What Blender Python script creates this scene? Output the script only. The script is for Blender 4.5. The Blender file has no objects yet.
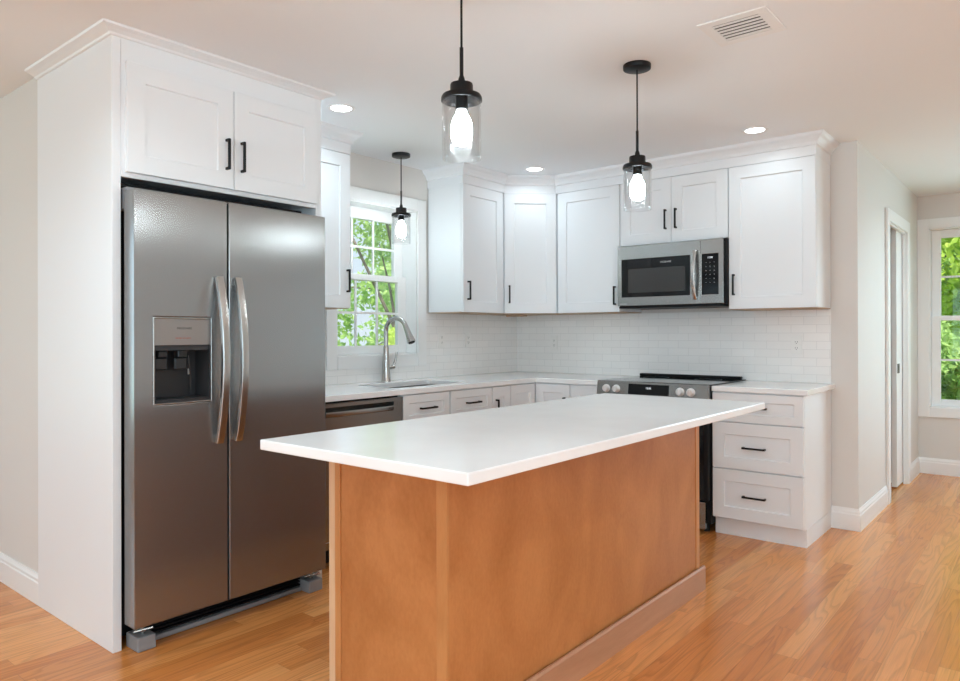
import bpy, bmesh, math, random
from mathutils import Vector, Matrix
random.seed(7)
C = bpy.context.scene.collection
SC = bpy.context.scene

# ------------------------------------------------------------------ camera
YAW, PITCH, ROLL, FPX, V0 = 0.6874, 0.0019, 0.0028, 708.06, 332.06
CAM = Vector((3.5892, -4.8688, 1.2292))
s_, c_ = math.sin(YAW), math.cos(YAW)
r0, f0, u0 = Vector((c_, s_, 0)), Vector((-s_, c_, 0)), Vector((0, 0, 1))
fw = f0 * math.cos(PITCH) + u0 * math.sin(PITCH)
up = -f0 * math.sin(PITCH) + u0 * math.cos(PITCH)
ax = r0 * math.cos(ROLL) - up * math.sin(ROLL)
bx_ = r0 * math.sin(ROLL) + up * math.cos(ROLL)
cd = bpy.data.cameras.new('camera')
cam = bpy.data.objects.new('camera', cd); C.objects.link(cam)
m = Matrix.Identity(4)
for i in range(3):
    m[i][0], m[i][1], m[i][2], m[i][3] = ax[i], bx_[i], -fw[i], CAM[i]
cam.matrix_world = m
cd.sensor_fit = 'HORIZONTAL'; cd.sensor_width = 36
cd.lens = FPX * 36 / 960
cd.shift_y = -(340.5 - V0) / 960
cd.clip_start = 0.05; cd.clip_end = 200
SC.camera = cam

# ------------------------------------------------------------------ sky, sun, daylight, exposure
EXPOSURE = 0.11
w = bpy.data.worlds.new('sky'); SC.world = w; w.use_nodes = True
nt = w.node_tree; nt.nodes.clear()
o_ = nt.nodes.new('ShaderNodeOutputWorld'); b_ = nt.nodes.new('ShaderNodeBackground')
tc = nt.nodes.new('ShaderNodeTexCoord'); sx = nt.nodes.new('ShaderNodeSeparateXYZ')
cr = nt.nodes.new('ShaderNodeValToRGB')
cr.color_ramp.elements[0].position = 0.0; cr.color_ramp.elements[0].color = (0.80, 0.90, 1, 1)
cr.color_ramp.elements[1].position = 0.6; cr.color_ramp.elements[1].color = (0.50, 0.70, 1, 1)
nt.links.new(tc.outputs['Generated'], sx.inputs[0]); nt.links.new(sx.outputs['Z'], cr.inputs[0])
nt.links.new(cr.outputs[0], b_.inputs[0]); nt.links.new(b_.outputs[0], o_.inputs[0])
b_.inputs[1].default_value = 1.0

def light(name, kind, loc, direction, energy, size=None, color=(1, 1, 1)):
    d = bpy.data.lights.new(name, kind); d.energy = energy; d.color = color
    if kind == 'AREA':
        d.shape = 'RECTANGLE'; d.size, d.size_y = size
    if kind == 'SUN':
        d.angle = 0.02
    o = bpy.data.objects.new(name, d); C.objects.link(o); o.location = loc
    o.rotation_euler = Vector(direction).to_track_quat('-Z', 'Z' if abs(direction[2]) < .9 else 'Y').to_euler()
    return o
light('sun', 'SUN', (4, -6, 12), (-0.3, 0.42, -0.86), 7.5, color=(1, .95, .86))
# area lamps added as daylight, outside unseen windows behind and beside the camera
DAY = (0.60, 0.86, 1.0)
light('daylight_rear', 'AREA', (2.3, -9.32, 1.4), (0, 1, 0), 76, (3.6, 1.7), DAY)
light('daylight_rear_right', 'AREA', (5.4, -9.32, 1.4), (0, 1, 0), 60, (1.3, 1.7), DAY)
light('added_daylight_right', 'AREA', (6.52, -5.2, 1.4), (-1, 0, 0), 62, (2.6, 1.7), DAY)
light('added_daylight_side', 'AREA', (-2.72, -6.2, 1.4), (1, 0, 0), 45, (2.2, 1.7), DAY)  # added lamp, brightens the left part of the room
light('added_daylight_hall', 'AREA', (4.4, 2.62, 1.35), (0, -1, 0), 58, (1.3, 1.5), DAY)  # added lamp, brightens the hall wall from out of view
SC.view_settings.view_transform = 'Standard'
SC.view_settings.look = 'None'
SC.view_settings.gamma = 1
SC.view_settings.use_curve_mapping = False
SC.view_settings.exposure = EXPOSURE
SC.cycles.use_denoising = True
SC.cycles.max_bounces = 10; SC.cycles.diffuse_bounces = 6; SC.cycles.glossy_bounces = 5
SC.cycles.transparent_max_bounces = 16
SC.cycles.caustics_reflective = False; SC.cycles.caustics_refractive = False
SC.cycles.sample_clamp_indirect = 6

# ------------------------------------------------------------------ materials
def mat(name, col, rough=.5, metal=0, **kw):
    mt = bpy.data.materials.new(name); mt.use_nodes = True
    p = mt.node_tree.nodes['Principled BSDF']
    p.inputs['Base Color'].default_value = (*col, 1); p.inputs['Roughness'].default_value = rough
    p.inputs['Metallic'].default_value = metal
    for k, v in kw.items():
        p.inputs[k.replace('_', ' ')].default_value = v
    return mt
def nodes(mt):
    return mt.node_tree, mt.node_tree.nodes['Principled BSDF']
def N(t, kind, **kw):
    n = t.nodes.new(kind)
    for k, v in kw.items(): setattr(n, k, v)
    return n
def L(t, a, b): t.links.new(a, b)
def noise_bump(mt, scale=(1, 1, 1), nscale=200, strength=.05, dist=.002):
    t, p = nodes(mt)
    tcn = N(t, 'ShaderNodeTexCoord'); mp = N(t, 'ShaderNodeMapping'); mp.inputs['Scale'].default_value = scale
    nz = N(t, 'ShaderNodeTexNoise'); nz.inputs['Scale'].default_value = nscale
    bp = N(t, 'ShaderNodeBump'); bp.inputs['Strength'].default_value = strength; bp.inputs['Distance'].default_value = dist
    L(t, tcn.outputs['Object'], mp.inputs[0]); L(t, mp.outputs[0], nz.inputs['Vector'])
    L(t, nz.outputs['Fac'], bp.inputs['Height']); L(t, bp.outputs[0], p.inputs['Normal'])
    return nz
M = {}
M['wall'] = mat('wall_paint', (.70, .675, .645), .6); noise_bump(M['wall'], nscale=260, strength=.03)
M['ceiling'] = mat('ceiling_paint', (.845, .875, .90), .75); noise_bump(M['ceiling'], nscale=220, strength=.03)
M['trim'] = mat('trim_paint', (.84, .84, .835), .35); noise_bump(M['trim'], nscale=30, strength=.01)
M['cab'] = mat('cabinet_paint', (.80, .82, .84), .38); noise_bump(M['cab'], nscale=40, strength=.008)
M['tan'] = mat('raw_plywood', (.50, .36, .25), .6); noise_bump(M['tan'], (1, 8, 1), 30, .1)
M['black'] = mat('black_metal', (.012, .012, .013), .38, .6); noise_bump(M['black'], nscale=150, strength=.02)
M['blackplastic'] = mat('black_plastic', (.008, .008, .009), .5, 0, Specular_IOR_Level=.2); noise_bump(M['blackplastic'], nscale=150, strength=.02)
M['blackglass'] = mat('black_glass', (.006, .006, .007), .06, 0, Specular_IOR_Level=.28); noise_bump(M['blackglass'], nscale=3, strength=.004)
M['grayplastic'] = mat('gray_plastic', (.25, .255, .265), .5); noise_bump(M['grayplastic'], nscale=150, strength=.02)
M['darkgray'] = mat('dark_gray_plastic', (.026, .026, .028), .35); noise_bump(M['darkgray'], nscale=150, strength=.02)
M['panelgray'] = mat('dispenser_panel', (.33, .31, .30), .3, .7); noise_bump(M['panelgray'], nscale=150, strength=.02)
M['whiteplastic'] = mat('white_plastic', (.82, .81, .79), .35); noise_bump(M['whiteplastic'], nscale=60, strength=.01)
M['letter'] = mat('pale_lettering', (.6, .6, .6), .4); noise_bump(M['letter'], nscale=60, strength=.01)
M['darkletter'] = mat('dark_lettering', (.06, .06, .06), .4); noise_bump(M['darkletter'], nscale=60, strength=.01)
M['redletter'] = mat('red_lettering', (.5, .08, .06), .4); noise_bump(M['redletter'], nscale=60, strength=.01)

def steel(name, col, rough, streak, rot=.0, aniso=.55, wav=.0, dr=.03, metal=1.0):
    mt = mat(name, col, rough, metal)
    t, p = nodes(mt)
    tg = N(t, 'ShaderNodeTangent'); tg.direction_type = 'RADIAL'; tg.axis = 'Z'
    L(t, tg.outputs[0], p.inputs['Tangent'])
    p.inputs['Anisotropic'].default_value = aniso; p.inputs['Anisotropic Rotation'].default_value = rot
    tcn = N(t, 'ShaderNodeTexCoord'); mp = N(t, 'ShaderNodeMapping'); mp.inputs['Scale'].default_value = streak
    nz = N(t, 'ShaderNodeTexNoise'); nz.inputs['Scale'].default_value = 60; nz.inputs['Detail'].default_value = 4
    L(t, tcn.outputs['Object'], mp.inputs[0]); L(t, mp.outputs[0], nz.inputs['Vector'])
    mr = N(t, 'ShaderNodeMapRange'); mr.inputs[3].default_value = rough - dr; mr.inputs[4].default_value = rough + dr
    L(t, nz.outputs['Fac'], mr.inputs[0]); L(t, mr.outputs[0], p.inputs['Roughness'])
    if wav:
        n2 = N(t, 'ShaderNodeTexNoise'); n2.inputs['Scale'].default_value = 2.2; n2.inputs['Detail'].default_value = 0
        bp = N(t, 'ShaderNodeBump'); bp.inputs['Strength'].default_value = wav; bp.inputs['Distance'].default_value = .02
        L(t, tcn.outputs['Object'], n2.inputs['Vector']); L(t, n2.outputs['Fac'], bp.inputs['Height']); L(t, bp.outputs[0], p.inputs['Normal'])
    return mt
M['fridge'] = steel('brushed_steel_door', (.31, .305, .302), .26, (1, 1, .02), rot=.0, aniso=.75, wav=.0, dr=.0, metal=.86)
M['steel'] = steel('brushed_steel', (.35, .342, .33), .25, (1, 1, 1), rot=0, aniso=.3)
M['darksteel'] = steel('brushed_dark_steel', (.27, .265, .26), .26, (1, .05, 1), rot=.0, aniso=.4)
M['nickel'] = mat('brushed_nickel', (.50, .49, .475), .27, 1.0); noise_bump(M['nickel'], (1, 1, .1), 200, .02)
M['knob'] = mat('satin_silver_knob', (.82, .82, .83), .3, .35); noise_bump(M['knob'], nscale=200, strength=.02)

# quartz
M['quartz'] = mat('white_quartz', (.84, .84, .84), .13)
t, p = nodes(M['quartz'])
tcn = N(t, 'ShaderNodeTexCoord'); nz = N(t, 'ShaderNodeTexNoise'); nz.inputs['Scale'].default_value = 6; nz.inputs['Detail'].default_value = 8
rp = N(t, 'ShaderNodeValToRGB'); rp.color_ramp.elements[0].color = (.89, .89, .895, 1); rp.color_ramp.elements[1].color = (.915, .92, .925, 1)
rp.color_ramp.elements[0].position = .35; rp.color_ramp.elements[1].position = .6
L(t, tcn.outputs['Object'], nz.inputs['Vector']); L(t, nz.outputs['Fac'], rp.inputs[0]); L(t, rp.outputs[0], p.inputs['Base Color'])

# tile (subway): planes get UVs in metres
M['tile'] = mat('white_subway_tile', (.80, .80, .80), .16)
t, p = nodes(M['tile'])
uvn = N(t, 'ShaderNodeUVMap'); br = N(t, 'ShaderNodeTexBrick')
br.inputs['Scale'].default_value = 1; br.inputs['Brick Width'].default_value = .155; br.inputs['Row Height'].default_value = .0535
br.inputs['Mortar Size'].default_value = .0016; br.inputs['Mortar Smooth'].default_value = .3
br.inputs['Color1'].default_value = (.89, .875, .86, 1); br.inputs['Color2'].default_value = (.86, .845, .83, 1); br.inputs['Mortar'].default_value = (.74, .73, .72, 1)
bp = N(t, 'ShaderNodeBump'); bp.invert = True; bp.inputs['Strength'].default_value = .25; bp.inputs['Distance'].default_value = .002
L(t, uvn.outputs[0], br.inputs['Vector']); L(t, br.outputs['Color'], p.inputs['Base Color']); L(t, br.outputs['Fac'], bp.inputs['Height']); L(t, bp.outputs[0], p.inputs['Normal'])

# stained birch plywood
def ply(name, c0, c1, sc, rough=.45):
    mt = mat(name, c0, rough, 0, Specular_IOR_Level=.32); t, p = nodes(mt)
    tcn = N(t, 'ShaderNodeTexCoord'); mp = N(t, 'ShaderNodeMapping'); mp.inputs['Scale'].default_value = sc
    n1 = N(t, 'ShaderNodeTexNoise'); n1.inputs['Scale'].default_value = 3.0; n1.inputs['Detail'].default_value = 6; n1.inputs['Distortion'].default_value = 1.6
    n2 = N(t, 'ShaderNodeTexNoise'); n2.inputs['Scale'].default_value = 90; n2.inputs['Detail'].default_value = 3
    ad = N(t, 'ShaderNodeMath', operation='MULTIPLY_ADD'); ad.inputs[1].default_value = .30
    rp = N(t, 'ShaderNodeValToRGB'); rp.color_ramp.elements[0].position = .42; rp.color_ramp.elements[1].position = .86
    rp.color_ramp.elements[0].color = (*c0, 1); rp.color_ramp.elements[1].color = (*c1, 1)
    L(t, tcn.outputs['Object'], mp.inputs[0]); L(t, mp.outputs[0], n1.inputs['Vector']); L(t, mp.outputs[0], n2.inputs['Vector'])
    L(t, n2.outputs['Fac'], ad.inputs[0]); L(t, n1.outputs['Fac'], ad.inputs[2]); L(t, ad.outputs[0], rp.inputs[0]); L(t, rp.outputs[0], p.inputs['Base Color'])
    return mt
M['ply'] = ply('stained_birch_plywood', (.40, .145, .040), (.55, .225, .076), (1, 1, .6))
M['plytrim'] = ply('stained_birch_trim', (.47, .19, .06), (.59, .27, .10), (3, 3, .3))
M['plybase'] = ply('stained_base_board', (.42, .205, .11), (.52, .27, .155), (3, .3, 3))
M['plyedge'] = ply('pale_birch_edge', (.62, .38, .22), (.72, .48, .30), (6, 6, .4))

# oak floor: boards run along y
M['floor'] = mat('oak_floor', (.55, .27, .11), .22)
t, p = nodes(M['floor'])
def MA(op, a, b=None, c=None):
    n = N(t, 'ShaderNodeMath', operation=op)
    for i, v in enumerate((a, b, c)):
        if v is None: continue
        if isinstance(v, (int, float)): n.inputs[i].default_value = v
        else: L(t, v, n.inputs[i])
    return n.outputs[0]
tcn = N(t, 'ShaderNodeTexCoord'); sp = N(t, 'ShaderNodeSeparateXYZ'); L(t, tcn.outputs['Object'], sp.inputs[0])
BW, BL = .083, 1.05
xr = MA('DIVIDE', sp.outputs['X'], BW); row = MA('FLOOR', xr); fx = MA('FRACT', xr)
wn = N(t, 'ShaderNodeTexWhiteNoise', noise_dimensions='1D'); L(t, row, wn.inputs['W'])
yr = MA('ADD', MA('DIVIDE', sp.outputs['Y'], BL), MA('MULTIPLY', wn.outputs['Value'], 7.3)); bi = MA('FLOOR', yr); fy = MA('FRACT', yr)
wn2 = N(t, 'ShaderNodeTexWhiteNoise', noise_dimensions='2D'); cv = N(t, 'ShaderNodeCombineXYZ'); L(t, row, cv.inputs[0]); L(t, bi, cv.inputs[1]); L(t, cv.outputs[0], wn2.inputs['Vector'])
bc = N(t, 'ShaderNodeValToRGB'); e = bc.color_ramp.elements
e[0].position = 0; e[0].color = (.53, .180, .044, 1); e[1].position = 1; e[1].color = (.70, .31, .10, 1)
e.new(.35).color = (.58, .215, .056, 1); e.new(.7).color = (.66, .265, .078, 1)
L(t, wn2.outputs['Value'], bc.inputs[0])
# grain coordinates shifted per board
gv = N(t, 'ShaderNodeCombineXYZ')
L(t, MA('ADD', sp.outputs['X'], MA('MULTIPLY', wn2.outputs['Value'], 31.0)), gv.inputs[0])
L(t, MA('ADD', MA('MULTIPLY', sp.outputs['Y'], .075), MA('MULTIPLY', wn2.outputs['Value'], 17.0)), gv.inputs[1])
n1 = N(t, 'ShaderNodeTexNoise'); n1.inputs['Scale'].default_value = 9; n1.inputs['Detail'].default_value = 2; n1.inputs['Distortion'].default_value = .4
L(t, gv.outputs[0], n1.inputs['Vector'])
ring = MA('FRACT', MA('MULTIPLY', n1.outputs['Fac'], 13.0))           # cathedral rings
ring = MA('SMOOTH_MIN', MA('MULTIPLY', ring, 2.2), MA('MULTIPLY', MA('SUBTRACT', 1.0, ring), 7.0), .1)
ring = MA('MINIMUM', MA('MAXIMUM', ring, 0.0), 1.0)
gv2 = N(t, 'ShaderNodeVectorMath', operation='MULTIPLY'); gv2.inputs[1].default_value = (1, .35, 1); L(t, gv.outputs[0], gv2.inputs[0])
n2 = N(t, 'ShaderNodeTexNoise'); n2.inputs['Scale'].default_value = 260; n2.inputs['Detail'].default_value = 3
L(t, gv2.outputs[0], n2.inputs['Vector'])
n3 = N(t, 'ShaderNodeTexNoise'); n3.inputs['Scale'].default_value = 4; n3.inputs['Detail'].default_value = 3; L(t, gv.outputs[0], n3.inputs['Vector'])
g = MA('ADD', MA('MULTIPLY', ring, .24), MA('ADD', MA('MULTIPLY', n2.outputs['Fac'], .42), MA('MULTIPLY', n3.outputs['Fac'], .3)))
gap = MA('MULTIPLY', MA('MINIMUM', MA('MULTIPLY', MA('MINIMUM', fx, MA('SUBTRACT', 1.0, fx)), 36.0), 1.0),
         MA('MINIMUM', MA('MULTIPLY', MA('MINIMUM', fy, MA('SUBTRACT', 1.0, fy)), 450.0), 1.0))
val = MA('MULTIPLY', MA('ADD', g, .50), MA('ADD', MA('MULTIPLY', gap, .22), .78))
mx = N(t, 'ShaderNodeMix', data_type='RGBA', blend_type='MULTIPLY'); mx.inputs[0].default_value = 1
L(t, bc.outputs[0], mx.inputs[6]); L(t, val, mx.inputs[7]); L(t, mx.outputs[2], p.inputs['Base Color'])
bp = N(t, 'ShaderNodeBump'); bp.inputs['Strength'].default_value = .22; bp.inputs['Distance'].default_value = .0015
L(t, MA('ADD', MA('MULTIPLY', gap, 1.0), MA('ADD', MA('MULTIPLY', ring, .22), MA('MULTIPLY', n2.outputs['Fac'], .12))), bp.inputs['Height']); L(t, bp.outputs[0], p.inputs['Normal'])

def thin_glass(name, refl=1.0, tint=(1, 1, 1), lo=.02, power=1.0):
    mt = bpy.data.materials.new(name); mt.use_nodes = True; t = mt.node_tree; t.nodes.clear()
    o = N(t, 'ShaderNodeOutputMaterial'); mixn = N(t, 'ShaderNodeMixShader'); tr = N(t, 'ShaderNodeBsdfTransparent'); gl = N(t, 'ShaderNodeBsdfGlossy')
    tr.inputs[0].default_value = (*tint, 1); gl.inputs['Roughness'].default_value = .02
    lw = N(t, 'ShaderNodeLayerWeight'); lw.inputs['Blend'].default_value = .35
    mr = N(t, 'ShaderNodeMapRange'); mr.inputs[3].default_value = lo; mr.inputs[4].default_value = refl
    pw = N(t, 'ShaderNodeMath', operation='POWER'); pw.inputs[1].default_value = power
    L(t, lw.outputs['Facing'], pw.inputs[0]); L(t, pw.outputs[0], mr.inputs[0]); L(t, mr.outputs[0], mixn.inputs[0]); L(t, tr.outputs[0], mixn.inputs[1]); L(t, gl.outputs[0], mixn.inputs[2]); L(t, mixn.outputs[0], o.inputs[0])
    return mt
M['glass'] = thin_glass('window_glass', .25, (.97, .985, .975), .015)
M['shade'] = thin_glass('clear_glass_shade', .95, (.955, .955, .955), .003, 2.0)
def emit(name, col, s):
    mt = bpy.data.materials.new(name); mt.use_nodes = True; t = mt.node_tree; t.nodes.clear()
    o = N(t, 'ShaderNodeOutputMaterial'); e = N(t, 'ShaderNodeEmission'); e.inputs[0].default_value = (*col, 1); e.inputs[1].default_value = s
    L(t, e.outputs[0], o.inputs[0]); return mt
M['bulb'] = emit('lit_bulb', (.82, .95, 1), 75)
M['led'] = emit('lit_led_lens', (.95, .97, 1), 14)
M['digit'] = emit('lit_display_digits', (.9, .95, 1), 1.2)
def leafmat(name, c0, c1):
    mt = bpy.data.materials.new(name); mt.use_nodes = True; t = mt.node_tree; p = t.nodes['Principled BSDF']
    tcn = N(t, 'ShaderNodeTexCoord'); nz = N(t, 'ShaderNodeTexNoise'); nz.inputs['Scale'].default_value = 4.5; nz.inputs['Detail'].default_value = 5
    rp = N(t, 'ShaderNodeValToRGB'); rp.color_ramp.elements[0].position = .35; rp.color_ramp.elements[1].position = .65
    rp.color_ramp.elements[0].color = (*c0, 1); rp.color_ramp.elements[1].color = (*c1, 1)
    L(t, tcn.outputs['Object'], nz.inputs['Vector']); L(t, nz.outputs['Fac'], rp.inputs[0]); L(t, rp.outputs[0], p.inputs['Base Color'])
    p.inputs['Roughness'].default_value = .6
    tl = N(t, 'ShaderNodeBsdfTranslucent'); L(t, rp.outputs[0], tl.inputs[0]); ms = N(t, 'ShaderNodeMixShader'); ms.inputs[0].default_value = .45
    out = t.nodes['Material Output']; L(t, p.outputs[0], ms.inputs[1]); L(t, tl.outputs[0], ms.inputs[2]); L(t, ms.outputs[0], out.inputs[0])
    return mt
M['leaf_a'] = leafmat('spring_leaves', (.27, .47, .13), (.60, .76, .30))
M['leaf_b'] = leafmat('yellow_green_leaves', (.40, .58, .08), (.72, .82, .20))
M['leaf_c'] = leafmat('deep_green_leaves', (.12, .30, .05), (.34, .56, .12))
M['bark'] = mat('bark', (.22, .17, .14), .9); noise_bump(M['bark'], (1, 1, .2), 40, .5)
M['lawn'] = leafmat('lawn_grass', (.20, .42, .08), (.42, .58, .16))

# ------------------------------------------------------------------ mesh helpers
Z = Vector((0, 0, 1))
class F:                                   # a face frame: u to the right as seen, v up, n outwards
    def __init__(s, o, U, Nn): s.o, s.U, s.N = Vector(o), Vector(U).normalized(), Vector(Nn).normalized()
    def __call__(s, u, v, n): return s.o + s.U * u + Z * v + s.N * n
FX = lambda x=0.0: F((x, 0, 0), (0, 1, 0), (1, 0, 0))     # faces +x, u = y
FY = lambda y=0.0: F((0, y, 0), (1, 0, 0), (0, -1, 0))    # faces -y, u = x
WORLD = F((0, 0, 0), (1, 0, 0), (0, -1, 0))

class MB:
    def __init__(s): s.bm = bmesh.new()
    def _hex(s, P, bev=0, seg=1):
        vs = [s.bm.verts.new(q) for q in P]
        fs = [s.bm.faces.new([vs[i] for i in f]) for f in ((0, 3, 2, 1), (4, 5, 6, 7), (0, 1, 5, 4), (1, 2, 6, 5), (2, 3, 7, 6), (3, 0, 4, 7))]
        if bev:
            es = list({e for f in fs for e in f.edges})
            bmesh.ops.bevel(s.bm, geom=es, offset=bev, segments=seg, profile=.5, affect='EDGES')
        return s
    def box(s, x0, x1, y0, y1, z0, z1, bev=0, seg=1):
        return s._hex([(x0, y0, z0), (x1, y0, z0), (x1, y1, z0), (x0, y1, z0), (x0, y0, z1), (x1, y0, z1), (x1, y1, z1), (x0, y1, z1)], bev, seg)
    def fbox(s, f, u0, u1, v0, v1, n0, n1, bev=0, seg=1):
        return s._hex([f(u0, v0, n0), f(u1, v0, n0), f(u1, v0, n1), f(u0, v0, n1), f(u0, v1, n0), f(u1, v1, n0), f(u1, v1, n1), f(u0, v1, n1)], bev, seg)
    def quad(s, *P): s.bm.faces.new([s.bm.verts.new(q) for q in P]); return s
    def shaker(s, f, u0, u1, v0, v1, n0, th=.02, rail=.072, dep=.009, ch=.0015):
        n1 = n0 + th
        def ring(i, n): return [s.bm.verts.new(f(a, b, n)) for a, b in ((u0 + i, v0 + i), (u1 - i, v0 + i), (u1 - i, v1 - i), (u0 + i, v1 - i))]
        R = [ring(0, n0), ring(0, n1 - ch), ring(ch, n1), ring(rail, n1), ring(rail + .004, n1 - dep)]
        for a, b in zip(R, R[1:]):
            for i in range(4): s.bm.faces.new([a[i], a[(i + 1) % 4], b[(i + 1) % 4], b[i]])
        s.bm.faces.new(R[-1]); s.bm.faces.new(R[0][::-1]); return s
    def fhole(s, f, o, h, n0, n1):      # a slab o = (u0, u1, v0, v1) with a rectangular hole h
        q = lambda r, n: [s.bm.verts.new(f(a, b, n)) for a, b in ((r[0], r[2]), (r[1], r[2]), (r[1], r[3]), (r[0], r[3]))]
        a0, a1, b0, b1 = q(o, n0), q(o, n1), q(h, n0), q(h, n1)
        for A_, B_ in ((a0, a1), (a1, b1), (b1, b0), (b0, a0)):
            for i in range(4): s.bm.faces.new([A_[i], A_[(i + 1) % 4], B_[(i + 1) % 4], B_[i]])
        return s
    def lathe(s, prof, c, seg=32, axis='Z', cap=True):
        c = Vector(c); rings = []
        A = {'Z': ((1, 0, 0), (0, 1, 0), (0, 0, 1)), 'X': ((0, 1, 0), (0, 0, 1), (1, 0, 0)), 'Y': ((1, 0, 0), (0, 0, 1), (0, -1, 0))}[axis]
        a, b, d = [Vector(q) for q in A]
        for r, h in prof:
            rings.append([s.bm.verts.new(c + d * h + (a * math.cos(2 * math.pi * i / seg) + b * math.sin(2 * math.pi * i / seg)) * max(r, 1e-5)) for i in range(seg)])
        for p_, q_ in zip(rings, rings[1:]):
            for i in range(seg): s.bm.faces.new([p_[i], p_[(i + 1) % seg], q_[(i + 1) % seg], q_[i]])
        if cap:
            s.bm.faces.new(rings[0][::-1]); s.bm.faces.new(rings[-1])
        return s
    def tube(s, pts, r, seg=12, flat=1.0, ref=None):
        pts = [Vector(q) for q in pts]; rings = []
        rr = r if isinstance(r, (list, tuple)) else [r] * len(pts)
        tn = [(pts[min(i + 1, len(pts) - 1)] - pts[max(i - 1, 0)]).normalized() for i in range(len(pts))]
        up_ = Vector(ref) if ref else (Z if abs(tn[0].z) < .9 else Vector((1, 0, 0)))
        a = (up_ - tn[0] * up_.dot(tn[0])).normalized()
        for q, t_, r_ in zip(pts, tn, rr):
            a = (a - t_ * a.dot(t_)).normalized(); b = t_.cross(a)
            rings.append([s.bm.verts.new(q + a * r_ * math.cos(2 * math.pi * i / seg) * flat + b * r_ * math.sin(2 * math.pi * i / seg)) for i in range(seg)])
        for p_, q_ in zip(rings, rings[1:]):
            for i in range(seg): s.bm.faces.new([p_[i], p_[(i + 1) % seg], q_[(i + 1) % seg], q_[i]])
        s.bm.faces.new(rings[0][::-1]); s.bm.faces.new(rings[-1]); return s
    def sweep(s, prof, path, closed_prof=True):      # prof: (out, z); path: xy points, outward = right of travel
        path = [Vector((x, y)) for x, y in path]; n = len(path); rows = []
        for i, q in enumerate(path):
            d0 = (path[i] - path[i - 1]).normalized() if i > 0 else None
            d1 = (path[i + 1] - path[i]).normalized() if i < n - 1 else None
            nr = lambda d: Vector((d.y, -d.x))
            if d0 is None: m_ = nr(d1)
            elif d1 is None: m_ = nr(d0)
            else:
                m_ = (nr(d0) + nr(d1)); m_ = m_ / m_.length_squared * 2
            rows.append([s.bm.verts.new((q.x + m_.x * o, q.y + m_.y * o, z)) for o, z in prof])
        k = len(prof)
        for a, b in zip(rows, rows[1:]):
            for j in range(k if closed_prof else k - 1): s.bm.faces.new([a[j], b[j], b[(j + 1) % k], a[(j + 1) % k]])
        if closed_prof:
            s.bm.faces.new(rows[0]); s.bm.faces.new(rows[-1][::-1])
        return s
    def prism(s, poly, z0, z1, hole=None):
        b0 = [s.bm.verts.new((x, y, z0)) for x, y in poly]; b1 = [s.bm.verts.new((x, y, z1)) for x, y in poly]
        k = len(poly)
        for i in range(k): s.bm.faces.new([b0[i], b0[(i + 1) % k], b1[(i + 1) % k], b1[i]])
        if hole is None:
            s.bm.faces.new(b0[::-1]); s.bm.faces.new(b1)
        else:
            h0 = [s.bm.verts.new((x, y, z0)) for x, y in hole]; h1 = [s.bm.verts.new((x, y, z1)) for x, y in hole]
            h = len(hole)
            for i in range(h): s.bm.faces.new([h0[(i + 1) % h], h0[i], h1[i], h1[(i + 1) % h]])
            for outer, inner in ((b0, h0), (b1, h1)):
                es = []
                for R in (outer, inner):
                    for i in range(len(R)):
                        es.append(s.bm.edges.get((R[i], R[(i + 1) % len(R)])) or s.bm.edges.new((R[i], R[(i + 1) % len(R)])))
                bmesh.ops.triangle_fill(s.bm, edges=es, use_beauty=True)
        return s
    def build(s, name, material, parent=None, smooth=False, uv=None, label=None, bevel=0):
        bmesh.ops.recalc_face_normals(s.bm, faces=s.bm.faces)
        off = Vector((0, 0, 0)); q = parent
        while q is not None: off += q.location; q = q.parent
        if uv:
            lay = s.bm.loops.layers.uv.new('UVMap')
            for f_ in s.bm.faces:
                for l_ in f_.loops: l_[lay].uv = uv(l_.vert.co)
        for v in s.bm.verts: v.co -= off
        me = bpy.data.meshes.new(name); s.bm.to_mesh(me); s.bm.free()
        me.materials.append(material)
        if smooth:
            for p_ in me.polygons: p_.use_smooth = True
            me.set_sharp_from_angle(angle=math.radians(38)) if hasattr(me, 'set_sharp_from_angle') else None
        o = bpy.data.objects.new(name, me); C.objects.link(o)
        if parent: o.parent = parent
        if label: o['label'] = label
        if bevel:
            md = o.modifiers.new('bevel', 'BEVEL'); md.width = bevel; md.segments = 2; md.limit_method = 'ANGLE'; md.angle_limit = .9
        return o

def thing(name, label, cat, loc, group=None):
    o = bpy.data.objects.new(name, None); C.objects.link(o); o.location = loc
    o.empty_display_size = .1
    o['label'] = label; o['category'] = cat
    if group: o['group'] = group
    return o
def tag(o, label, cat, group=None):
    o['label'] = label; o['category'] = cat
    if group: o['group'] = group
    return o
def struct(o): o['kind'] = 'structure'; return o
def text(name, body, size, f, u, v, n, material, parent, align='CENTER', ext=.0004):
    cu = bpy.data.curves.new(name, 'FONT'); cu.body = body; cu.size = size; cu.align_x = align; cu.align_y = 'CENTER'; cu.extrude = ext
    tmp = bpy.data.objects.new(name, cu); C.objects.link(tmp)
    bpy.context.view_layer.update()
    me = bpy.data.meshes.new_from_object(tmp.evaluated_get(bpy.context.evaluated_depsgraph_get()))
    bpy.data.objects.remove(tmp); bpy.data.curves.remove(cu)
    off = Vector((0, 0, 0)); q = parent
    while q is not None: off += q.location; q = q.parent
    for vv in me.vertices: vv.co = f(u + vv.co.x, v + vv.co.y, n + vv.co.z) - off
    me.materials.clear(); me.materials.append(material)
    o = bpy.data.objects.new(name, me); C.objects.link(o); o.parent = parent
    return o
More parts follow.
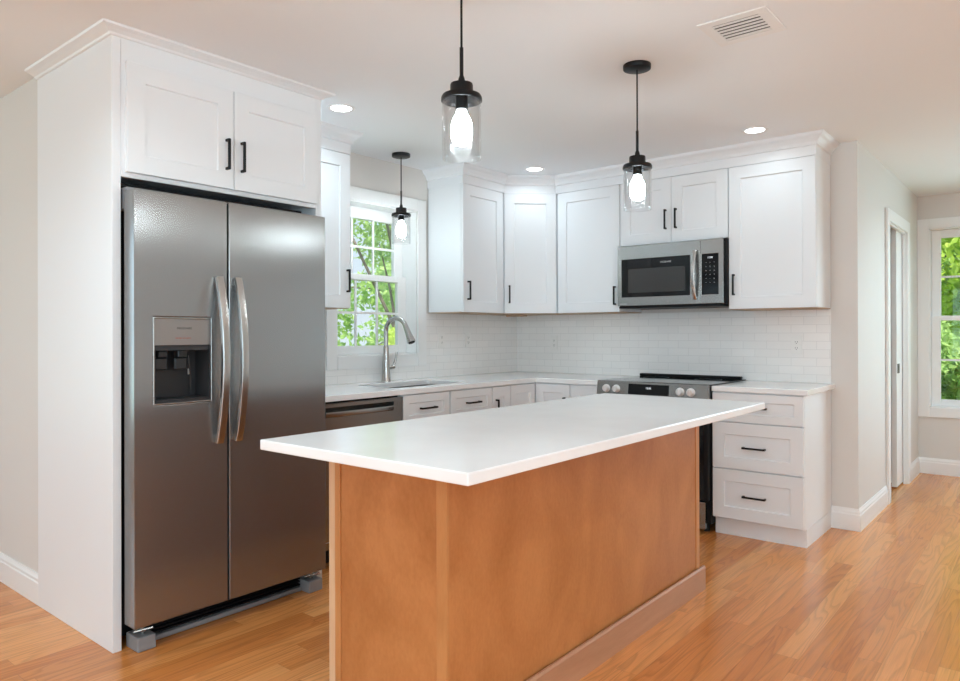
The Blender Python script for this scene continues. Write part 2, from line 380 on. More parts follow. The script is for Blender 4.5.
def pull(f, u, v, n, parent, vertical=True, Ln=.134, w_=.011, so=.03):
    mb = MB(); h = Ln / 2
    if vertical:
        mb.fbox(f, u - w_ / 2, u + w_ / 2, v - h, v + h, n + so - w_, n + so, .002)
        for q in (v - h, v + h - w_): mb.fbox(f, u - w_ / 2, u + w_ / 2, q, q + w_, n, n + so - w_ * .5, .001)
    else:
        mb.fbox(f, u - h, u + h, v - w_ / 2, v + w_ / 2, n + so - w_, n + so, .002)
        for q in (u - h, u + h - w_): mb.fbox(f, q, q + w_, v - w_ / 2, v + w_ / 2, n, n + so - w_ * .5, .001)
    return mb.build('handle', M['black'], parent, label='black bar pull')

# ------------------------------------------------------------------ the setting
H = 2.4173; XE = 2.6166; YF = 2.3731
RX, RY = 6.4, -9.2                              # right wall, rear wall
LX, LY = -2.6, -3.645                          # the room widens to the left beyond the refrigerator cabinet
LSH = [(LX - .15, RY - .15), (RX + .15, RY - .15), (RX + .15, YF + .15), (-.15, YF + .15), (-.15, LY + .1), (LX - .15, LY + .1)]
struct(MB().prism(LSH, -.12, 0).build('floor', M['floor']))
struct(MB().prism(LSH, H, H + .15).build('ceiling', M['ceiling']))
def wall_x(name, x0, x1, y0, y1, holes, mt=None):       # wall in the yz plane with rectangular openings (ya, yb, za, zb)
    mb = MB(); ys = sorted({y0, y1, *[h[0] for h in holes], *[h[1] for h in holes]})
    for a, b in zip(ys, ys[1:]):
        hh = [h for h in holes if h[0] <= a + 1e-6 and h[1] >= b - 1e-6]
        if not hh: mb.box(x0, x1, a, b, 0, H)
        else:
            if hh[0][2] > 0: mb.box(x0, x1, a, b, 0, hh[0][2])
            mb.box(x0, x1, a, b, hh[0][3], H)
    bmesh.ops.remove_doubles(mb.bm, verts=mb.bm.verts, dist=1e-5)
    return struct(mb.build(name, mt or M['wall']))
def wall_y(name, y0, y1, x0, x1, holes, mt=None):
    mb = MB(); xs = sorted({x0, x1, *[h[0] for h in holes], *[h[1] for h in holes]})
    for a, b in zip(xs, xs[1:]):
        hh = [h for h in holes if h[0] <= a + 1e-6 and h[1] >= b - 1e-6]
        if not hh: mb.box(a, b, y0, y1, 0, H)
        else:
            if hh[0][2] > 0: mb.box(a, b, y0, y1, 0, hh[0][2])
            mb.box(a, b, y0, y1, hh[0][3], H)
    bmesh.ops.remove_doubles(mb.bm, verts=mb.bm.verts, dist=1e-5)
    return struct(mb.build(name, mt or M['wall']))
W1 = (-1.95, -1.216, 1.084, 2.108)               # kitchen window opening on the left wall
W2 = (2.702, 3.5, .578, 2.127)                  # hall window opening on the far wall
DR = (.97, 1.755, 0, 2.035)                      # pocket door opening
wall_x('wall_left', -.15, 0, LY, .12, [W1])
wall_y('wall_alcove', LY, LY + .1, LX - .15, -.15, [])
wall_x('wall_side', LX - .15, LX, RY, LY, [(-7.3, -5.1, .5, 2.2)])
wall_y('wall_back', 0, .12, 0, XE, [])
# the hall wall is two skins with the pocket between them
wall_x('wall_hall', XE - .022, XE, .12, YF, [DR])
wall_x('wall_hall_inner', XE - .12, XE - .085, .12, YF, [DR])
wall_y('wall_far', YF, YF + .15, 1.2, RX, [W2, (3.75, 5.05, .6, 2.1)])
wall_x('wall_pantry', 1.2, 1.3, .12, YF, [])
wall_x('wall_right', RX, RX + .15, RY, YF, [(-6.5, -3.9, .5, 2.2)])
wall_y('wall_rear', RY - .15, RY, LX - .15, RX + .15, [(.5, 4.1, .5, 2.2), (4.75, 6.05, .5, 2.2)])

BB = [(0, 0), (.014, 0), (.014, .098), (.011, .104), (.011, .116), (.006, .128), (.004, .136), (0, .136)]
struct(MB().sweep(BB, [(LX, RY), (LX, LY), (0, LY)]).build('baseboard_left', M['trim']))
struct(MB().sweep(BB, [(2.4645, 0), (XE, 0), (XE, .872)]).build('baseboard_back', M['trim']))
struct(MB().sweep(BB, [(XE, 1.852), (XE, YF), (RX, YF)]).build('baseboard_far', M['trim']))
struct(MB().sweep(BB, [(1.3, YF - .02), (1.3, .14)][::-1]).build('baseboard_pantry', M['trim']))
struct(MB().sweep(BB, [(RX, YF - .02), (RX, RY)]).build('baseboard_right', M['trim']))

# unseen windows, added for the daylight lamps: frames only, in the living area
for k, (f, a, b, z0, z1) in enumerate(((F((0, RY, 0), (-1, 0, 0), (0, 1, 0)), -4.1, -.5, .5, 2.2), (F((0, RY, 0), (-1, 0, 0), (0, 1, 0)), -6.05, -4.75, .5, 2.2),
                                      (F((RX, 0, 0), (0, -1, 0), (-1, 0, 0)), 3.9, 6.5, .5, 2.2), (FY(YF), 3.75, 5.05, .6, 2.1), (FX(LX), -7.3, -5.1, .5, 2.2))):
    mb = MB(); c9 = .085
    for q in ((a - c9, a, z0 - c9, z1 + c9), (b, b + c9, z0 - c9, z1 + c9), (a, b, z0 - c9, z0), (a, b, z1, z1 + c9)): mb.fbox(f, *q, 0.001, .018, .002)
    nn = max(1, round((b - a) / .9))
    for i in range(nn + 1):
        uu = a + (b - a) * i / nn; mb.fbox(f, max(a, uu - .04), min(b, uu + .04), z0, z1, -.09, -.05)
    mb.fbox(f, a, b, (z0 + z1) / 2 - .02, (z0 + z1) / 2 + .02, -.092, -.052)
    struct(mb.build('window_%d' % (k + 3), M['trim']))

def casing(mb, f, a, b, z0, z1, cw, th=.018, bottom=True):
    mb.fbox(f, a - cw, a, (z0 - cw) if bottom else z0, z1 + cw, .001, th, .003)
    mb.fbox(f, b, b + cw, (z0 - cw) if bottom else z0, z1 + cw, .001, th, .003)
    mb.fbox(f, a, b, z1, z1 + cw, .001, th, .003)
    if bottom: mb.fbox(f, a, b, z0 - cw, z0, .001, th, .003)
def window(name, f, a, b, z0, z1, cw, dep, gl, gr, zbot, ztop, zm, cols, rows):
    """double hung window: casing and jambs, two sashes with muntins, glass"""
    mb = MB(); casing(mb, f, a, b, z0, z1, cw)
    for q in ((a, a + .008, z0, z1), (b - .008, b, z0, z1), (a, b, z0, z0 + .008), (a, b, z1 - .008, z1)): mb.fbox(f, *q, -dep, .001)
    root = struct(mb.build(name, M['trim']))
    for nm, n, v0, v1, g0, g1 in (('lower_sash', -dep + .075, z0 + .008, zm + .022, zbot, zm - .02), ('upper_sash', -dep + .038, zm - .02, z1 - .008, zm + .02, ztop)):
        sb = MB(); t_ = .034
        sb.fbox(f, a + .009, gl, v0, v1, n - t_, n, .003); sb.fbox(f, gr, b - .009, v0, v1, n - t_, n, .003)
        sb.fbox(f, gl, gr, v0, g0, n - t_, n, .003); sb.fbox(f, gl, gr, g1, v1, n - t_, n, .003)
        sash = sb.build(nm, M['trim'], root)
        gb = MB(); gb.fbox(f, gl, gr, g0, g1, n - .022, n - .018); gb.build('pane', M['glass'], sash)
        ub = MB()
        for i in range(1, cols): q = gl + (gr - gl) * i / cols; ub.fbox(f, q - .008, q + .008, g0, g1, n - .017, n - .007)
        for i in range(1, rows): q = g0 + (g1 - g0) * i / rows; ub.fbox(f, gl, gr, q - .008, q + .008, n - .0172, n - .0072)
        ub.build('muntin', M['trim'], sash)
    return root
window('window_1', FX(), *W1, .086, .17, -1.89, -1.31, 1.148, 2.02, 1.615, 3, 2)
window('window_2', FY(YF), *W2, .085, .13, 2.778, 3.424, .645, 2.05, 1.35, 3, 2)

# pocket door with its casing, half open
db = MB(); fh = FX(XE)
casing(db, fh, DR[0], DR[1], 0, DR[3], .088, .02, bottom=False)
for q in ((DR[0] - .002, DR[0] + .012),): db.fbox(fh, *q, 0, DR[3], -.12, .001)
for n0, n1 in ((-.022, .001), (-.12, -.085)):
    db.fbox(fh, DR[1] - .012, DR[1] + .002, 0, DR[3], n0, n1); db.fbox(fh, DR[0], DR[1], DR[3] - .012, DR[3] + .002, n0, n1)
door = struct(db.build('door_1', M['trim']))
slab = MB().fbox(fh, 1.50, 2.32, .012, 2.045, -.064, -.026, .002).build('door_panel', M['trim'], door)
pb = MB(); pb.fbox(fh, 1.525, 1.61, .905, .98, -.026, -.023, .001)
hp = pb.build('flush_pull', M['black'], slab, label='black square flush pull')
MB().fbox(fh, 1.558, 1.582, .925, .96, -.023, -.0225).build('pull_recess', M['blackplastic'], hp)

# backsplash tiles
tb = MB()
for y0, y1, z0, z1 in ((-1.128, -.009, .9055, 1.376), (-2.04, -1.128, .9055, 1.0), (-2.668, -2.04, .9055, 1.376)): tb.box(.0005, .008, y0, y1, z0, z1)
struct(tb.build('backsplash_left', M['tile'], uv=lambda v: (v.y + v.x, v.z - .9055)))
struct(MB().box(.0005, 2.4645, -.008, -.0005, .9055, 1.376).build('backsplash_back', M['tile'], uv=lambda v: (v.x + v.y + .03, v.z - .9055)))

# crown mouldings (the wall cabinets' frieze and crown run over several cabinets)
CW = [(-.018, 2.288), (0, 2.288), (0, 2.347), (.009, 2.352), (.013, 2.366), (.03, 2.386), (.043, 2.395), (.049, 2.402), (.054, 2.4168), (-.018, 2.4168)]
struct(MB().sweep(CW, [(0.001, -1.102), (.345, -1.102), (.345, -.622), (.622, -.345), (2.464, -.345), (2.464, -.001)]).build('trim_1', M['cab']))
struct(MB().sweep(CW, [(.345, -2.66), (.345, -2.118), (.001, -2.118)]).build('trim_2', M['cab']))
CT = [(-.012, 2.384), (0.0005, 2.384), (.007, 2.386), (.012, 2.393), (.03, 2.402), (.042, 2.4065), (.048, 2.409), (.052, 2.4168), (-.012, 2.4168)]
struct(MB().sweep(CT, [(.001, -3.661), (.764, -3.661), (.764, -2.66), (.42, -2.66)]).build('trim_3', M['cab']))

# ------------------------------------------------------------------ cabinets
S2 = math.sqrt(.5)
fx, fy = FX(), FY()
# tall cabinet around the refrigerator
T0, T1, TX = -3.66, -2.66, .763
tower = thing('refrigerator_cabinet', 'tall white cabinet surround boxing in the steel refrigerator, with two upper doors', 'cabinet', (.38, -3.16, 0))
MB().box(0.002, TX, T0, T0 + .034, 0, 2.4168, .0015).build('side_panel', M['cab'], tower)
MB().box(0.002, TX, T1 - .034, T1, 0, 2.4168, .0015).build('side_panel', M['cab'], tower)
mb = MB(); mb.box(.002, TX - .002, T0 + .0345, T1 - .0345, 1.862, 2.40); mb.box(TX - .02, TX, T0 + .0345, T1 - .0345, 1.845, 2.4166, .001)
mb.build('upper_box', M['cab'], tower)
for a, b, h in ((-3.611, -3.1515, -3.187), (-3.1475, -2.70, -3.1135)):
    d = MB().shaker(fx, a, b, 1.864, 2.296, TX + .0005).build('door', M['cab'], tower)
    pull(fx, h, 2.01, TX + .0205, d)

def wall_cab(name, label, f, u0, u1, v0, v1, doors, dep=.325, loc=None, lo=True):
    """doors: (u0, u1, pull_u, pull_v)"""
    c = f((u0 + u1) / 2, v0, dep / 2)
    t_ = thing(name, label, 'cabinet', c, 'white wall cabinets')
    MB().fbox(f, u0, u1, v0 + .006, v1, .0095, dep, .0015).build('cabinet_box', M['cab'], t_)
    if lo: MB().fbox(f, u0 + .001, u1 - .001, v0, v0 + .0055, .0095, dep - .003).build('bottom_panel', M['tan'], t_, label='raw wood underside')
    for a, b, pu, pv in doors:
        d = MB().shaker(f, a, b, v0 + .004, v1 - .002, dep + .0005, rail=.075).build('door', M['cab'], t_)
        pull(f, pu, pv, dep + .0205, d)
    return t_
ZU0, ZU1 = 1.377, 2.2875
wall_cab('wall_cabinet', 'white single-door wall cabinet between the refrigerator and the window', fx, -2.659, -2.118, ZU0, ZU1, [(-2.655, -2.121, -2.148, 1.54)])
wall_cab('wall_cabinet', 'white single-door wall cabinet just right of the window', fx, -1.102, -.6235, ZU0, ZU1, [(-1.099, -.642, -1.052, 1.534)])
wall_cab('wall_cabinet', 'white single-door wall cabinet left of the microwave', fy, .6235, 1.1645, ZU0, ZU1, [(.641, 1.161, 1.128, 1.497)])
wall_cab('wall_cabinet', 'short white two-door wall cabinet above the microwave', fy, 1.1655, 1.9385, 1.838, ZU1, [(1.169, 1.5505, 1.514, 2.0), (1.5535, 1.936, 1.588, 2.0)])
wall_cab('wall_cabinet', 'white single-door wall cabinet right of the microwave, end of the run', fy, 1.9395, 2.4645, ZU0, ZU1, [(1.9425, 2.4625, 1.976, 1.535)])
# diagonal corner wall cabinet
t_ = thing('wall_cabinet', 'white diagonal wall cabinet across the room corner', 'cabinet', (.25, -.25, ZU0), 'white wall cabinets')
P5 = [(.0095, -.0095), (.0095, -.6225), (.325, -.6225), (.6225, -.325), (.6225, -.0095)]
MB().prism(P5, ZU0 + .006, ZU1).build('cabinet_box', M['cab'], t_)
MB().prism([(x * .995 + .001, y * .995 - .001) for x, y in P5], ZU0, ZU0 + .0055).build('bottom_panel', M['tan'], t_, label='raw wood underside')
fd = F((.47375, -.47375, 0), (1, 1, 0), (1, -1, 0)); hw = .198
d = MB().shaker(fd, -hw, hw, ZU0 + .004, ZU1 - .002, .0007, rail=.075).build('door', M['cab'], t_)
pull(fd, -hw + .036, 1.523, .0207, d)
MB().box(.20, .33, -.42, -.31, ZU0 - .016, ZU0 - .0005, .002).build('cleat', M['tan'], t_, label='small raw wood block under the cabinet')

# base cabinets
ZB = .8715
def base_cab(name, label, f, u0, u1, fronts, open_top=False, dep=.605, toe=.05, cat='cabinet'):
    """fronts: (kind, u0, u1, v0, v1, pull_u, pull_v, vertical)"""
    t_ = thing(name, label, cat, f((u0 + u1) / 2, 0, dep / 2), 'white base cabinets')
    mb = MB()
    if open_top:
        for q in ((u0, u0 + .018), (u1 - .018, u1)): mb.fbox(f, *q, 0, ZB, .0095, dep - .02)
        mb.fbox(f, u0 + .019, u1 - .019, .105, .123, .0095, dep - .02); mb.fbox(f, u0 + .019, u1 - .019, .124, ZB, .0095, .02)
        mb.fbox(f, u0, u1, .105, .14, dep - .0195, dep); mb.fbox(f, u0, u1, .66, ZB, dep - .0195, dep)
        for q in ((u0, u0 + .03), (u1 - .03, u1)): mb.fbox(f, *q, .1405, .6595, dep - .0195, dep)
    else: mb.fbox(f, u0, u1, .105, ZB, .0095, dep, .0015)
    mb.build('cabinet_box', M['cab'], t_)
    MB().fbox(f, u0, u1, 0, .1045, .0095, dep - toe).build('toe_kick', M['cab'], t_)
    for k, a, b, v0, v1, pu, pv, vert in fronts:
        d = MB().shaker(f, a, b, v0, v1, dep + .0005, rail=.048 if v1 - v0 < .2 else .07).build(k, M['cab'], t_)
        if pu is not None: pull(f, pu, pv, dep + .0205, d, vert)
    return t_
base_cab('drawer_cabinet', 'white three-drawer base cabinet right of the range', fy, 1.9375, 2.4645,
         [('drawer', 1.94, 2.462, .695, .866, 2.198, .784, False), ('drawer', 1.94, 2.462, .413, .689, 2.191, .546, False), ('drawer', 1.94, 2.462, .112, .407, 2.191, .256, False)], toe=.035)
base_cab('base_cabinet', 'narrow white base cabinet just left of the range', fy, .921, 1.158, [('door', .924, 1.155, .112, .866, 1.12, .71, True)])
base_cab('sink_cabinet', 'white sink base cabinet with two false drawer fronts under the faucet', fx, -1.968, -1.128,
         [('drawer', -1.965, -1.562, .695, .866, -1.762, .782, False), ('drawer', -1.546, -1.131, .695, .866, -1.337, .782, False),
          ('door', -1.965, -1.562, .112, .689, -1.60, .56, True), ('door', -1.546, -1.131, .112, .689, -1.508, .56, True)], open_top=True)
base_cab('base_cabinet', 'narrow white base cabinet between sink cabinet and corner cabinet', fx, -1.127, -.922, [('door', -1.124, -.925, .112, .866, -1.09, .715, True)])
# corner cabinet with a folding door
t_ = thing('corner_cabinet', 'white base cabinet in the room corner with an angled pair of doors', 'cabinet', (.3, -.3, 0), 'white base cabinets')
PC = [(.0095, -.0095), (.0095, -.921), (.605, -.921), (.605, -.605), (.92, -.605), (.92, -.0095)]
MB().prism(PC, .105, ZB).build('cabinet_box', M['cab'], t_)
MB().prism([(.0095, -.0095), (.0095, -.921), (.555, -.921), (.555, -.555), (.92, -.555), (.92, -.0095)], 0, .1045).build('toe_kick', M['cab'], t_)
MB().shaker(fx, -.918, -.630, .112, .866, .6055, rail=.06).build('door', M['cab'], t_)
d = MB().shaker(fy, .630, .917, .112, .866, .6055, rail=.06).build('door', M['cab'], t_)
pull(fy, .88, .71, .626, d)
# panel at the left end of the dishwasher
tag(MB().box(.01, .60, -2.658, -2.592, 0, ZB, .001).build('filler_panel', M['cab']), 'white filler panel between the refrigerator cabinet and the dishwasher', 'panel')

# ------------------------------------------------------------------ worktops
def rounded(x0, x1, y0, y1, r, n=6):
    P = []
    for cx, cy, a0 in ((x1 - r, y0 + r, -90), (x1 - r, y1 - r, 0), (x0 + r, y1 - r, 90), (x0 + r, y0 + r, 180)):
        for i in range(n + 1):
            a = math.radians(a0 + 90 * i / n); P.append((cx + r * math.cos(a), cy + r * math.sin(a)))
    return P
ZC0, ZC1 = .873, .905
SK = (.155, .525, -1.93, -1.25)
top = MB().prism([(.0005, -.0005), (.0005, -2.658), (.635, -2.658), (.635, -.635), (1.157, -.635), (1.157, -.0005)], ZC0, ZC1, hole=rounded(*SK, .05)).build('countertop', M['quartz'], bevel=.003)
tag(top, 'white quartz L-shaped countertop around the room corner with the sink cutout', 'countertop')
top = MB().box(1.938, 2.488, -.635, -.0005, ZC0, ZC1).build('countertop', M['quartz'], bevel=.004)
tag(top, 'short white quartz countertop on the three-drawer cabinet', 'countertop')
# sink
sink = thing('sink', 'undermount steel sink set in the countertop below the window', 'sink', (.34, -1.59, .68))
mb = MB(); a0 = rounded(SK[0] - .004, SK[1] + .004, SK[2] - .004, SK[3] + .004, .053); b0 = rounded(SK[0] + .012, SK[1] - .012, SK[2] + .012, SK[3] - .012, .045)
c0 = rounded(SK[0] - .012, SK[1] + .012, SK[2] - .012, SK[3] + .012, .056); o0 = rounded(SK[0] - .006, SK[1] + .006, SK[2] - .006, SK[3] + .006, .055)
R = [[mb.bm.verts.new((x, y, z)) for x, y in q] for q, z in ((b0, .676), (o0, .674), (o0, .869), (c0, .869), (c0, .8722), (a0, .8722), (b0, .68))]
for p_, q_ in zip(R[1:], R[2:]):
    for i in range(len(p_)): mb.bm.faces.new([p_[i], p_[(i + 1) % len(p_)], q_[(i + 1) % len(p_)], q_[i]])
mb.bm.faces.new(R[-1]); mb.bm.faces.new(R[1][::-1]); bmesh.ops.delete(mb.bm, geom=R[0], context='VERTS')
mb.build('basin', mat('satin_dark_basin_steel', (.16, .157, .15), .35, 1.0), sink)
MB().lathe([(.045, 0), (.045, .003), (.03, .003), (.028, .001)], (.34, -1.59, .6805)).build('drain', M['nickel'], sink, smooth=True)
# faucet
fau = thing('faucet', 'brushed nickel gooseneck pull-down faucet behind the sink', 'faucet', (.095, -1.605, ZC1 + .0005))
bx0, by0 = .095, -1.605
MB().lathe([(.033, 0), (.033, .007), (.0305, .012), (.0275, .06), (.024, .12), (.021, .18), (.0185, .23), (.016, .24)], (bx0, by0, ZC1 + .0005)).build('body', M['nickel'], fau, smooth=True)
ang = math.radians(8); dx_, dy_ = math.cos(ang), math.sin(ang); R_ = .086; zt = 1.245
pts = [(bx0, by0, 1.12), (bx0, by0, zt - .05)]
for i in range(0, 17):
    a = math.radians(180 - i * 160 / 16); q = R_ + R_ * math.cos(a); pts.append((bx0 + dx_ * q, by0 + dy_ * q, zt + R_ * math.sin(a)))
mb = MB().tube(pts, .0155, 16); mb.build('spout', M['nickel'], fau, smooth=True)
e_ = Vector(pts[-1]); dr = (Vector(pts[-1]) - Vector(pts[-2])).normalized()
hd = MB().tube([e_ - dr * .004, e_ + dr * .012, e_ + dr * .06, e_ + dr * .105, e_ + dr * .112], [.0165, .0175, .021, .0275, .0275], 20).build('spray_head', M['nickel'], fau, smooth=True)
MB().tube([e_ + dr * .1125, e_ + dr * .118], [.022, .020], 20).build('nozzle', M['blackplastic'], hd, smooth=True, label='black nozzle face')
mb = MB().tube([(bx0, by0 + .015, 1.00), (bx0 + .005, by0 + .068, 1.005)], [.013, .0145], 14); mb.tube([(bx0 + .005, by0 + .06, 1.008), (bx0 + .01, by0 + .078, 1.05), (bx0 + .012, by0 + .088, 1.105)], [.0085, .0075, .0065], 10)
mb.build('lever', M['nickel'], fau, smooth=True)

# ------------------------------------------------------------------ dishwasher
dw = thing('dishwasher', 'dark stainless dishwasher built in between refrigerator and sink cabinet', 'dishwasher', (.3, -2.28, 0))
D0, D1 = -2.588, -1.972
MB().box(.03, .585, D0, D1, .09, .868).build('body', M['blackplastic'], dw)
MB().box(.03, .54, D0, D1, 0, .0895).build('toe_panel', M['blackplastic'], dw)
mb = MB(); ft = .632; pa, pb_, z0, z1 = D0 + .05, D1 - .075, .792, .842
mb.fhole(fx, (D0 + .004, D1 - .004, .1, .862), (pa, pb_, z0, z1), .586, ft)
dd = mb.build('door', M['darksteel'], dw)
mb = MB(); n_ = 10                                    # scooped pocket behind the door skin
prof = [(.597 + .034 * (i / n_) ** 1.5, z0 + (z1 - z0) * (1 - i / n_) ) for i in range(n_ + 1)]
for (xa, za), (xb, zb) in zip(prof, prof[1:]): mb.quad((xa, pa, za), (xa, pb_, za), (xb, pb_, zb), (xb, pa, zb))
mb.build('pocket_handle', M['darksteel'], dd, smooth=True)
mb = MB(); rows = []
for i in range(17):
    k = i / 16; yy = pa + .004 + (pb_ - pa - .008) * k; ex = .012 * math.sin(math.pi * k) ** .6
    rows.append([mb.bm.verts.new((x_, yy, z_)) for x_, z_ in ((ft + .0004, .790), (ft + .004 + ex, .794), (ft + .006 + ex, .806), (ft + .004 + ex, .818), (ft - .002, .822))])
for r_, q_ in zip(rows, rows[1:]):
    for m_ in range(5): mb.bm.faces.new([r_[m_], r_[(m_ + 1) % 5], q_[(m_ + 1) % 5], q_[m_]])
mb.bm.faces.new(rows[0]); mb.bm.faces.new(rows[-1][::-1])
mb.build('handle_lip', M['steel'], dd, smooth=True, label='lighter bowed steel grip')

# ------------------------------------------------------------------ refrigerator
fr = thing('refrigerator', 'stainless side-by-side refrigerator with ice and water dispenser', 'refrigerator', (.43, -3.165, 0))
R0, R1, RS = -3.62, -2.712, -3.2265
XD0, XD1 = .775, .8585
MB().box(.03, .70, R0 + .02, R1 - .02, .03, 1.832).build('body', M['blackplastic'], fr)  # raised and black so the gap above the doors reads as shade
for q in (R0 + .14, R1 - .12):
    for xx in (.12, .66): MB().lathe([(.02, 0), (.02, .0295)], (xx, q, 0), 12).build('leveling_foot', M['blackplastic'], fr)
DP = (-3.548, -3.299, .952, 1.297)               # dispenser opening in the left door
fdoor = F((0, 0, 0), (0, 1, 0), (1, 0, 0))
mb = MB(); mb.fhole(fx, (R0, RS - .0045, .102, 1.79), DP, XD0, XD1)
doorL = mb.build('freezer_door', M['fridge'], fr, bevel=.004)
doorR = MB().fbox(fx, RS + .0045, R1, .102, 1.79, XD0, XD1).build('refrigerator_door', M['fridge'], fr, bevel=.004)
MB().box(XD0 + .01, XD0 + .03, RS - .0043, RS + .0043, .105, 1.785).build('door_gasket', M['blackplastic'], fr)
# dispenser insert
mb = MB(); b = .006
for q in ((DP[0], DP[0] + b, DP[2], DP[3]), (DP[1] - b, DP[1], DP[2], DP[3]), (DP[0] + b, DP[1] - b, DP[2], DP[2] + b), (DP[0] + b, DP[1] - b, DP[3] - b, DP[3])): mb.fbox(fx, *q, XD0 - .04, XD1 + .003, .001)
disp = mb.build('dispenser', M['nickel'], doorL, label='ice and water dispenser with a bright rim')
# parts of the dispenser hang on the door: panel, cavity, paddles
a, b_2 = DP[0] + .0065, DP[1] - .0065
pan = MB().fbox(fx, a, b_2, 1.186, DP[3] - .0065, XD0 - .03, XD1 - .001, .001).build('control_panel', M['panelgray'], doorL, label='gray dispenser control panel')
text('lettering', 'FRIGIDAIRE', .0125, fx, (a + b_2) / 2 + .005, 1.253, XD1 - .0008, M['darkletter'], doorL)
text('lettering', 'WATER  ICE  LOCK', .0075, fx, (a + b_2) / 2 + .0, 1.213, XD1 - .0008, M['redletter'], doorL)
mb = MB(); zc = 1.1855
mb.fbox(fx, a, b_2, DP[2] + .0065, zc, XD0 - .034, XD0 - .03)                       # back of the niche
mb.fbox(fx, a, a + .006, DP[2] + .0065, zc, XD0 - .0295, XD1 - .004); mb.fbox(fx, b_2 - .006, b_2, DP[2] + .0065, zc, XD0 - .0295, XD1 - .004)
mb.fbox(fx, a + .0065, b_2 - .0065, DP[2] + .0065, DP[2] + .018, XD0 - .0295, XD1 - .003)
mb.fbox(fx, a + .0065, b_2 - .0065, 1.165, zc, XD0 - .0295, XD1 - .006)
mb.build('niche', M['darkgray'], doorL, label='black dispenser niche')
for u in (-3.487, -3.405):
    mb = MB(); mb.fbox(fx, u - .027, u + .027, 1.085, 1.135, XD0 + .015, XD0 + .03, .005); mb.fbox(fx, u - .02, u + .02, 1.136, 1.1645, XD0 + .005, XD0 + .045, .004)
    if u > -3.45: mb.tube([fx(u + .03, 1.14, XD0 + .03), fx(u + .045, 1.06, XD0 + .02), fx(u + .052, .985, XD0 + .01)], .004, 8)
    mb.build('paddle', M['grayplastic'] if 0 else M['darkgray'], doorL)
MB().fbox(fx, b_2 - .04, b_2 - .034, 1.06, 1.085, XD0 - .0295, XD0 - .027).build('indicator', M['letter'], doorL)
def fhandle(u, parent, side):
    pts = []; z0, z1 = .776, 1.468
    for i in range(25):
        k = i / 24; z = z0 + (z1 - z0) * k
        n = XD1 + .012 + .052 * math.sin(math.pi * k) ** .8
        pts.append(fx(u, z, n))
    mb = MB(); W = .0175; Tn = .0085; rows = []
    for i, q in enumerate(pts):
        t_ = (pts[min(i + 1, 24)] - pts[max(i - 1, 0)]).normalized(); nn = Vector((0, 1, 0)).cross(t_).normalized()
        if nn.x < 0: nn = -nn
        ring = [(-W, -Tn), (W, -Tn), (W, Tn * .3), (W * .8, Tn * .85), (0, Tn), (-W * .8, Tn * .85), (-W, Tn * .3)]
        rows.append([mb.bm.verts.new(q + Vector((0, 1, 0)) * a_ + nn * b_) for a_, b_ in ring])
    for r_, q_ in zip(rows, rows[1:]):
        for j in range(7): mb.bm.faces.new([r_[j], r_[(j + 1) % 7], q_[(j + 1) % 7], q_[j]])
    mb.bm.faces.new(rows[0]); mb.bm.faces.new(rows[-1][::-1])
    for v in (z0 + .004, z1 - .03): mb.fbox(fx, u - .014, u + .014, v, v + .028, XD1 + .0003, XD1 + .016, .002)
    mb.build('handle', M['nickel'], parent, smooth=True)
fhandle(-3.272, doorL, 1); fhandle(-3.185, doorR, -1)
for u0, u1 in ((R0 + .004, R0 + .07), (R1 - .07, R1 - .004)):
    mb = MB(); mb.box(.7005, .79, u0, u1, 1.7905, 1.803, .002); mb.box(.7005, .774, u0, u1, 1.72, 1.79, .001)
    mb.build('hinge_cover', M['grayplastic'], fr)
mb = MB(); mb.box(.70, .752, R0 + .115, R1 - .085, .012, .099)
mb.build('grille_back', M['blackplastic'], fr)
mb = MB()
for i in range(5): mb.box(.7525, .775, R0 + .117, R1 - .087, .030 + i * .0145, .0355 + i * .0145, .001)
mb.build('grille', M['blackplastic'], fr)
MB().box(.7525, .782, R0 + .117, R1 - .087, .003, .022, .002).build('grille_rail', M['grayplastic'], fr, label='gray lower rail of the grille')
for u0, u1 in ((R0 + .022, R0 + .094), (R1 - .082, R1 - .004)):
    MB().box(.735, .838, u0, u1, 0.0, .056, .005, 2).build('foot_cover', M['grayplastic'], fr, label='gray plastic foot cover')
    mb = MB(); um = (u0 + u1) / 2; mb.tube([(.80, um, .0565), (.80, um, .1015)], .008, 10); mb.tube([(.79, um - .03, .068), (.825, um + .03, .078)], .006, 8)
    mb.build('hinge', M['nickel'], fr)

# ------------------------------------------------------------------ range
rg = thing('range', 'stainless slide-in electric range with black glass top', 'stove', (1.548, -.33, 0))
G0, G1 = 1.1595, 1.9355
MB().box(G0 + .003, G1 - .003, -.635, -.03, .06, .898).build('body', M['blackplastic'], rg)
for xx in (G0 + .05, G1 - .05):
    for yy in (-.58, -.09): MB().lathe([(.018, 0), (.018, .0595)], (xx, yy, 0), 12).build('leveling_foot', M['blackplastic'], rg)
MB().box(G0 - .0, G1 + .0, -.648, -.012, .9055, .9125, .002).build('cooktop', M['blackglass'], rg)
for cx, cy, r in ((1.36, -.44, .105), (1.74, -.44, .115), (1.36, -.18, .09), (1.74, -.18, .09)):
    MB().lathe([(r, 0), (r, .0003), (r - .003, .0003), (r - .003, 0)], (cx, cy, .9127), 40, cap=False).build('burner_ring', M['grayplastic'], rg)
MB().box(G0 + .006, G1 - .022, -.05, -.012, .913, .931, .003).build('back_rail', M['blackplastic'], rg)
fp = F((0, -.636, 0), (1, 0, 0), (0, -1, 0))
mb = MB()                                            # slanted control panel
vs = [(-.635, .818), (-.668, .818), (-.655, .909), (-.648, .913), (-.635, .913)]
